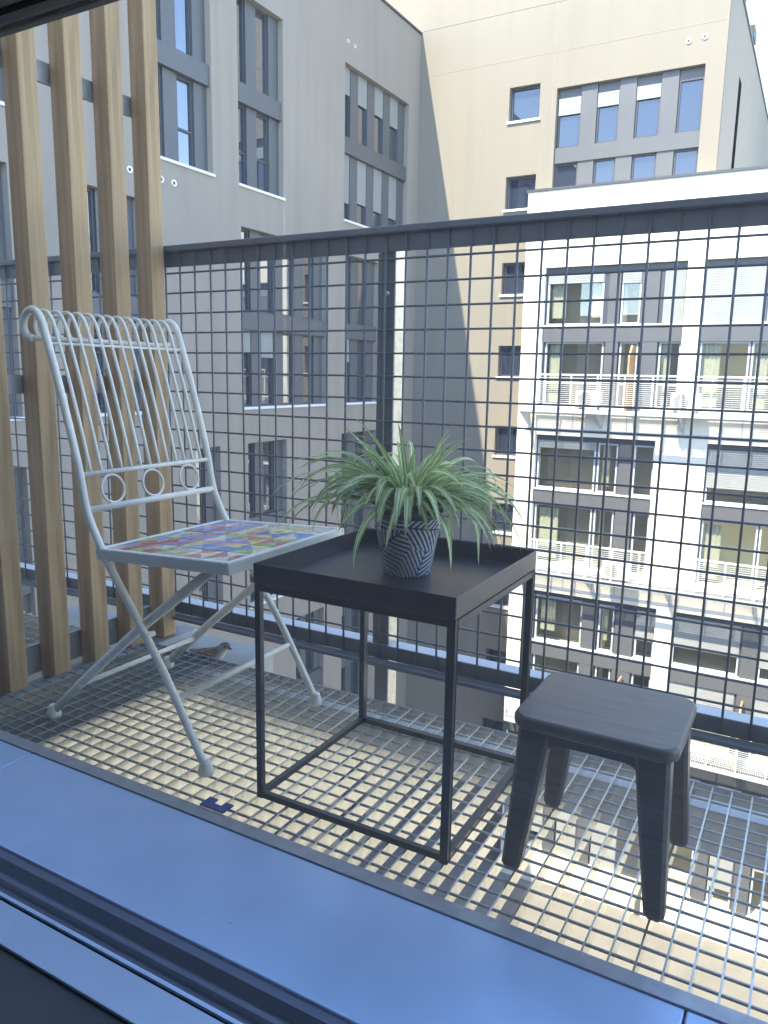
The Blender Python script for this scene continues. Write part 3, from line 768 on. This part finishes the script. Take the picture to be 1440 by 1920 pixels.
# ------------------------------------------------------------------ pot and spider plant
PC = (-.700, 1.345, .4542)
def pot_material():
    m = bpy.data.materials.new('pot_print'); m.use_nodes = True; n = m.node_tree.nodes; L = m.node_tree.links
    b = n['Principled BSDF']; b.inputs['Roughness'].default_value = .45
    uv = n.new('ShaderNodeUVMap')
    vo = n.new('ShaderNodeTexVoronoi'); vo.voronoi_dimensions = '2D'; vo.inputs['Scale'].default_value = 1.0; vo.inputs['Randomness'].default_value = .9
    mp = n.new('ShaderNodeMapping'); mp.inputs['Scale'].default_value = (5.0, 1.55, 1); L.new(uv.outputs[0], mp.inputs[0]); L.new(mp.outputs[0], vo.inputs['Vector'])
    sub = n.new('ShaderNodeVectorMath'); sub.operation = 'SUBTRACT'; L.new(mp.outputs[0], sub.inputs[0]); L.new(vo.outputs['Position'], sub.inputs[1])
    sep = n.new('ShaderNodeSeparateColor'); L.new(vo.outputs['Color'], sep.inputs[0])
    an = n.new('ShaderNodeMath'); an.operation = 'MULTIPLY'; an.inputs[1].default_value = 6.283; L.new(sep.outputs[0], an.inputs[0])
    ro = n.new('ShaderNodeVectorRotate'); ro.rotation_type = 'Z_AXIS'; L.new(sub.outputs[0], ro.inputs['Vector']); L.new(an.outputs[0], ro.inputs['Angle'])
    sx = n.new('ShaderNodeSeparateXYZ'); L.new(ro.outputs[0], sx.inputs[0])
    ab = n.new('ShaderNodeMath'); ab.operation = 'ABSOLUTE'; L.new(sx.outputs[0], ab.inputs[0])
    a2 = n.new('ShaderNodeMath'); a2.operation = 'MULTIPLY_ADD'; a2.inputs[1].default_value = .85; L.new(ab.outputs[0], a2.inputs[0]); L.new(sx.outputs[1], a2.inputs[2])
    fq = n.new('ShaderNodeMath'); fq.operation = 'MULTIPLY'; fq.inputs[1].default_value = 44; L.new(a2.outputs[0], fq.inputs[0])
    si = n.new('ShaderNodeMath'); si.operation = 'SINE'; L.new(fq.outputs[0], si.inputs[0])
    rp = n.new('ShaderNodeValToRGB'); rp.color_ramp.elements[0].position = .38; rp.color_ramp.elements[1].position = .58
    rp.color_ramp.elements[0].color = (.024, .040, .125, 1); rp.color_ramp.elements[1].color = (.66, .68, .74, 1)
    h = n.new('ShaderNodeMath'); h.operation = 'MULTIPLY_ADD'; h.inputs[1].default_value = .5; h.inputs[2].default_value = .5; L.new(si.outputs[0], h.inputs[0])
    # the leaf's midrib stays dark
    mr = n.new('ShaderNodeMath'); mr.operation = 'GREATER_THAN'; mr.inputs[1].default_value = .018; L.new(ab.outputs[0], mr.inputs[0])
    mu = n.new('ShaderNodeMath'); mu.operation = 'MULTIPLY'; L.new(h.outputs[0], mu.inputs[0]); L.new(mr.outputs[0], mu.inputs[1])
    L.new(mu.outputs[0], rp.inputs[0]); L.new(rp.outputs[0], b.inputs['Base Color'])
    bp = n.new('ShaderNodeBump'); bp.inputs['Strength'].default_value = .25; bp.inputs['Distance'].default_value = .002; L.new(mu.outputs[0], bp.inputs['Height']); L.new(bp.outputs[0], b.inputs['Normal'])
    return m
pot = thing('plant_pot', 'tapered dark blue pot with white fern leaf print on the tray table', 'pot', PC)
HP = .130; n = 48
prof = [(.0475, 0), (.0482, .004), (.0695, HP - .012), (.0708, HP - .010), (.0722, HP), (.0688, HP), (.0668, HP - .012), (.0638, HP - .03)]
me = bpy.data.meshes.new('pot_body'); vs = []; fs = []; uvs = []
for i, (rr, zz) in enumerate(prof):
    for k in range(n + 1):
        a = 2 * math.pi * k / n; vs.append((rr * math.cos(a), rr * math.sin(a), zz))
for i in range(len(prof) - 1):
    for k in range(n):
        fs.append((i * (n + 1) + k, i * (n + 1) + k + 1, (i + 1) * (n + 1) + k + 1, (i + 1) * (n + 1) + k))
        v0, v1 = prof[i][1] / HP, prof[i + 1][1] / HP
        uvs += [(k / n, v0), ((k + 1) / n, v0), ((k + 1) / n, v1), (k / n, v1)]
fs.append(tuple(range(n - 1, -1, -1))); uvs += [(0, 0)] * n
me.from_pydata(vs, [], fs); lay = me.uv_layers.new(name='UVMap')
for l, u in zip(lay.data, uvs): l.uv = u
me.materials.append(pot_material()); me.materials.append(mat('pot_rim', (.05, .06, .10), .5, var=.1))
for i, p in enumerate(me.polygons):
    p.use_smooth = True; p.material_index = 1 if i >= 2 * n else 0
pb = link('pot_body', me, pot)
b = MB(); b.lathe([(.0642, 0), (.03, .004), (.001, .006)], (0, 0, HP - .028), 24); b.build('soil', M['soil'], pot)

def leaf_material():
    m = bpy.data.materials.new('variegated_leaf'); m.use_nodes = True; n = m.node_tree.nodes; L = m.node_tree.links
    b = n['Principled BSDF']; b.inputs['Roughness'].default_value = .42
    uv = n.new('ShaderNodeUVMap'); sp = n.new('ShaderNodeSeparateXYZ'); L.new(uv.outputs[0], sp.inputs[0])
    s1 = n.new('ShaderNodeMath'); s1.operation = 'SUBTRACT'; s1.inputs[1].default_value = .5; L.new(sp.outputs[0], s1.inputs[0])
    ab = n.new('ShaderNodeMath'); ab.operation = 'ABSOLUTE'; L.new(s1.outputs[0], ab.inputs[0])
    oi = n.new('ShaderNodeObjectInfo')
    no = n.new('ShaderNodeTexNoise'); no.inputs['Scale'].default_value = 60; tc = n.new('ShaderNodeTexCoord'); mp = n.new('ShaderNodeMapping'); mp.inputs['Scale'].default_value = (1, 1, .2)
    L.new(tc.outputs['Object'], mp.inputs[0]); L.new(mp.outputs[0], no.inputs[0])
    ad = n.new('ShaderNodeMath'); ad.operation = 'MULTIPLY_ADD'; ad.inputs[1].default_value = .14; L.new(no.outputs[0], ad.inputs[0]); L.new(ab.outputs[0], ad.inputs[2])
    rp = n.new('ShaderNodeValToRGB'); e = rp.color_ramp.elements
    e[0].position = .16; e[0].color = (.74, .78, .44, 1); e[1].position = .30; e[1].color = (.22, .34, .085, 1)
    x = e.new(.44); x.color = (.28, .43, .11, 1); y_ = e.new(.52); y_.color = (.56, .64, .32, 1)
    L.new(ad.outputs[0], rp.inputs[0])
    hs = n.new('ShaderNodeHueSaturation'); L.new(rp.outputs[0], hs.inputs['Color'])
    mv = n.new('ShaderNodeMapRange'); mv.inputs[3].default_value = .75; mv.inputs[4].default_value = 1.25; L.new(oi.outputs['Random'], mv.inputs[0]); L.new(mv.outputs[0], hs.inputs['Value'])
    tp = n.new('ShaderNodeMath'); tp.operation = 'MULTIPLY_ADD'; tp.inputs[1].default_value = .09; tp.inputs[2].default_value = .90; L.new(oi.outputs['Random'], tp.inputs[0])
    gt = n.new('ShaderNodeMath'); gt.operation = 'GREATER_THAN'; L.new(sp.outputs[1], gt.inputs[0]); L.new(tp.outputs[0], gt.inputs[1])
    bt = n.new('ShaderNodeMix'); bt.data_type = 'RGBA'; bt.inputs[7].default_value = (.26, .17, .08, 1); L.new(gt.outputs[0], bt.inputs[0]); L.new(hs.outputs[0], bt.inputs[6])
    L.new(bt.outputs[2], b.inputs['Base Color'])
    tr = n.new('ShaderNodeBsdfTranslucent'); L.new(hs.outputs[0], tr.inputs[0])
    mx = n.new('ShaderNodeMixShader'); mx.inputs[0].default_value = .3; L.new(b.outputs[0], mx.inputs[1]); L.new(tr.outputs[0], mx.inputs[2])
    L.new(mx.outputs[0], n['Material Output'].inputs[0]); return m
LM = leaf_material()
plant = thing('spider_plant', 'bushy spider plant with long arching green and cream leaves', 'plant', (PC[0], PC[1], PC[2] + HP - .025))
rp_ = random.Random(21)
def make_leaf(phi, th0, length, wid, droop, twist, base_r):
    kt = rp_.uniform(.45, .8); kink = math.radians(rp_.uniform(20, 60)) if rp_.random() < .14 else 0
    n = 13; P = Vector((base_r * math.cos(phi), base_r * math.sin(phi), 0)); ds = length / n; vs = []; fs = []; uvs = []
    ph = phi
    side0 = Vector((-math.sin(phi), math.cos(phi), 0))
    for i in range(n + 1):
        t = i / n; pitch = th0 - droop * (t ** 1.25) - (kink if t > kt else 0)
        pitch = max(pitch, math.radians(-86))
        d = Vector((math.cos(pitch) * math.cos(ph), math.cos(pitch) * math.sin(ph), math.sin(pitch)))
        nrm = Vector((-math.sin(pitch) * math.cos(ph), -math.sin(pitch) * math.sin(ph), math.cos(pitch)))
        sd_ = (Vector((-math.sin(ph), math.cos(ph), 0)) * math.cos(twist * t) + nrm * math.sin(twist * t)).normalized()
        nn = sd_.cross(d).normalized() * -1
        wv = wid * (min(1, .45 + t * 3.2)) * (1 - t ** 3.2) ** .9 + .0003
        vs += [tuple(P + sd_ * wv + nn * wv * .35), tuple(P), tuple(P - sd_ * wv + nn * wv * .35)]
        P = P + d * ds; ph += twist * .035
    for i in range(n):
        for k in (0, 1):
            a = i * 3 + k; fs.append((a, a + 1, a + 4, a + 3)); u0, u1 = k * .5, k * .5 + .5
            uvs += [(u0, i / n), (u1, i / n), (u1, (i + 1) / n), (u0, (i + 1) / n)]
    me = bpy.data.meshes.new('leaf'); me.from_pydata(vs, [], fs); lay = me.uv_layers.new(name='UVMap')
    for l, u in zip(lay.data, uvs): l.uv = u
    me.polygons.foreach_set('use_smooth', [True] * len(fs)); me.materials.append(LM)
    return link('leaf', me, plant)
NL = 185
for k in range(NL):
    f_ = (k + .5) / NL
    phi = k * 2.39996 + rp_.uniform(-.2, .2)
    if f_ < .22: th0 = math.radians(rp_.uniform(70, 88)); ln = rp_.uniform(.16, .25); dr = math.radians(rp_.uniform(35, 80))
    elif f_ < .55: th0 = math.radians(rp_.uniform(56, 76)); ln = rp_.uniform(.20, .315); dr = math.radians(rp_.uniform(105, 150))
    else: th0 = math.radians(rp_.uniform(38, 66)); ln = rp_.uniform(.20, .325); dr = math.radians(rp_.uniform(105, 155))
    if math.cos(phi) > .2: ln *= .90
    make_leaf(phi, th0, ln, rp_.uniform(.0056, .0092), dr, rp_.uniform(-.9, .9), rp_.uniform(.004, .026))

# ------------------------------------------------------------------ stool
st = thing('stool', 'small black wooden stool with rounded rectangular seat and splayed legs', 'stool', (-.267, 1.288, 0))
def rounded(x0, x1, y0, y1, r, n=6):
    out = []
    for cx, cy, a0 in ((x1 - r, y1 - r, 0), (x0 + r, y1 - r, 90), (x0 + r, y0 + r, 180), (x1 - r, y0 + r, 270)):
        for k in range(n + 1):
            a = math.radians(a0 + 90 * k / n); out.append((cx + r * math.cos(a), cy + r * math.sin(a)))
    return out
bm = bmesh.new(); ol = rounded(-.404, -.133, 1.168, 1.405, .030)
lay_ = []
for ins, z in ((.005, .2625), (.001, .2655), (0, .270), (0, .280), (.0018, .2845), (.005, .2868)):
    cx, cy = -.2685, 1.2865
    lay_.append([bm.verts.new((x + (cx - x) / max(.1, abs(cx - x)) * ins * min(1, abs(cx - x) / .1), y + (cy - y) / max(.1, abs(cy - y)) * ins * min(1, abs(cy - y) / .1), z)) for x, y in ol])
for a_, b_ in zip(lay_, lay_[1:]):
    for k in range(len(ol)): bm.faces.new((a_[k], a_[(k + 1) % len(ol)], b_[(k + 1) % len(ol)], b_[k]))
bm.faces.new(lay_[-1]); bm.faces.new(lay_[0][::-1])
me = bpy.data.meshes.new('seat'); bmesh.ops.recalc_face_normals(bm, faces=bm.faces); bm.to_mesh(me); bm.free(); me.materials.append(M['stool'])
for p in me.polygons: p.use_smooth = len(p.vertices) == 4
link('seat', me, st)
def leg(fx, fy, tx_, ty_):
    def ring(cx, cy, wx, wy, z, c):
        return [(cx - wx + c, cy - wy, z), (cx + wx - c, cy - wy, z), (cx + wx, cy - wy + c, z), (cx + wx, cy + wy - c, z), (cx + wx - c, cy + wy, z), (cx - wx + c, cy + wy, z), (cx - wx, cy + wy - c, z), (cx - wx, cy - wy + c, z)]
    L_ = [ring(fx, fy, .0125, .0115, .0015, .005), ring(fx, fy, .0165, .0150, .010, .006), ring(fx + (tx_ - fx) * .5, fy + (ty_ - fy) * .5, .0215, .0185, .13, .006), ring(tx_, ty_, .0275, .0215, .2618, .006)]
    b = MB(); fs = []
    for i in range(3):
        for k in range(8): fs.append((i * 8 + k, i * 8 + (k + 1) % 8, (i + 1) * 8 + (k + 1) % 8, (i + 1) * 8 + k))
    fs += [tuple(range(7, -1, -1)), tuple(range(24, 32))]
    b.add(sum(L_, []), fs).build('leg', M['stool'], st)
for fx, fy in ((-.389, 1.176), (-.147, 1.170), (-.386, 1.405), (-.145, 1.400)):
    leg(fx, fy, -.2685 + (fx + .2685) * .80, 1.287 + (fy - 1.287) * .76)
def apron_arch(n=8):
    x0, x1 = -.362, -.175; zt = .2616; zl = .205; za = .236; r = .03
    pts = [(x0 + .012, zt), (x1 - .012, zt), (x1 - .004, zl)]
    pts += [(x1 - .012 - r + r * math.cos(a), za - r + r * math.sin(a)) for a in [math.radians(90 * k / n) for k in range(n + 1)]]
    pts += [(x0 + .012 + r - r * math.sin(a), za - r + r * math.cos(a)) for a in [math.radians(90 * k / n) for k in range(n + 1)]]
    pts += [(x0 + .004, zl)]
    return pts
for y in (1.196, 1.362): MB().prism(apron_arch(), y, y + .016).build('apron', M['stool'], st)
for x in (-.358, -.196): MB().prism([(1.222, .2614), (1.352, .2614), (1.352, .225), (1.222, .225)], x, x + .014, 'X').build('apron', M['stool'], st)
keep(st)

# ------------------------------------------------------------------ sparrow on the edge channel
def feather_mat():
    m = mat('sparrow_plumage', (.040, .028, .018), .85, var=.6, scale=190, c2=(.22, .155, .10), stretch=(.5, 1, 1), bump=.3, bscale=160)
    n = m.node_tree.nodes; L = m.node_tree.links; b = n['Principled BSDF']
    src = b.inputs['Base Color'].links[0].from_socket
    at = n.new('ShaderNodeAttribute'); at.attribute_name = 'pale'
    mx = n.new('ShaderNodeMix'); mx.data_type = 'RGBA'; mx.inputs[7].default_value = (.62, .58, .52, 1)
    L.new(at.outputs['Fac'], mx.inputs[0]); L.new(src, mx.inputs[6]); L.new(mx.outputs[2], b.inputs['Base Color'])
    return m
bird = thing('sparrow', 'small brown streaked sparrow perched beyond the grating edge', 'bird', (-1.545, 1.700, -.060))
spine = [(-.105, .046, .0035, .010), (-.085, .046, .005, .012), (-.065, .044, .009, .014), (-.050, .042, .016, .018), (-.028, .042, .024, .024), (-.004, .046, .027, .026), (.014, .056, .0235, .023), (.026, .068, .018, .0175), (.034, .078, .0165, .0155), (.042, .085, .0165, .0155), (.050, .086, .0145, .0135), (.056, .084, .009, .0085), (.0585, .083, .004, .004)]
n = 14; vs = []; fs = []; pale = []
for i, (x, z, rz, ry) in enumerate(spine):
    p0, p1 = spine[max(i - 1, 0)], spine[min(i + 1, len(spine) - 1)]
    tx_, tz_ = p1[0] - p0[0], p1[1] - p0[1]; l = math.hypot(tx_, tz_); nx, nz = -tz_ / l, tx_ / l
    for k in range(n):
        a = 2 * math.pi * k / n
        vs.append((x + nx * rz * math.sin(a), ry * math.cos(a), z + nz * rz * math.sin(a)))
        pv = max(0, min(1, -math.sin(a) * 1.3 + (.15 if x > 0 else -.35)))
        if .028 < x < .05 and .0 < math.sin(a) < .45: pv = .55
        pale.append(pv)
for i in range(len(spine) - 1):
    for k in range(n): fs.append((i * n + k, i * n + (k + 1) % n, (i + 1) * n + (k + 1) % n, (i + 1) * n + k))
fs += [tuple(range(n - 1, -1, -1)), tuple((len(spine) - 1) * n + k for k in range(n))]
me = bpy.data.meshes.new('body'); me.from_pydata(vs, [], fs); me.polygons.foreach_set('use_smooth', [True] * len(fs))
at = me.attributes.new('pale', 'FLOAT', 'POINT'); at.data.foreach_set('value', pale); me.materials.append(feather_mat())
bd = link('body', me, bird); md = bd.modifiers.new('subsurf', 'SUBSURF'); md.levels = 1; md.render_levels = 1
MB().tube([(.0565, 0, .083), (.064, 0, .0815), (.071, 0, .079)], [.0042, .0028, .0004], 8).build('beak', mat('beak', (.10, .085, .07), .5), bird)
for s_ in (-1, 1):
    MB().lathe([(.0002, -.0022), (.0016, -.0015), (.0022, 0), (.0016, .0015), (.0002, .0022)], (.0495, s_ * .0122, .089), 10, False).build('eye', M['rubber'], bird)
    wv = []; wf = []
    W_ = [(.012, .058, .0235), (.004, .040, .0262), (-.03, .030, .0235), (-.075, .040, .013), (-.092, .047, .009), (-.05, .056, .020), (-.015, .064, .0235)]
    b = MB(); b.add([(x, s_ * (y + .0035), z) for x, z, y in W_] + [(x, s_ * (y - .001), z) for x, z, y in W_], [tuple(range(7)), tuple(range(13, 6, -1))] + [(k, k + 7, (k + 1) % 7 + 7, (k + 1) % 7) for k in range(7)])
    b.build('wing', mat('wing_feathers', (.085, .055, .035), .85, var=.6, scale=120, c2=(.26, .18, .11), stretch=(.3, 1, 3)), bird)
    MB().tube([(-.002, s_ * .010, .024), (.004, s_ * .010, .010), (.002, s_ * .010, .0012)], .0013, 6).build('leg', M['acd'], bird)
    MB().tube([(-.008, s_ * .010, .0016), (.002, s_ * .010, .0016), (.013, s_ * .010, .0016)], .0011, 6).build('toes', M['acd'], bird)

# ------------------------------------------------------------------ blue grating clip
cl = MB()
cl.prism([(-.030, -.018), (.030, -.018), (.030, .013), (.012, .013), (.012, -.002), (-.010, -.002), (-.010, .013), (-.030, .013)], .0, .0035, 'Z')
o = cl.build('grating_clip', M['clip']); o.location = (-.958, 1.052, .0031); o.rotation_euler = (0, 0, .0)
tag(o, 'small blue plastic clip at the near edge of the grating', 'clip')
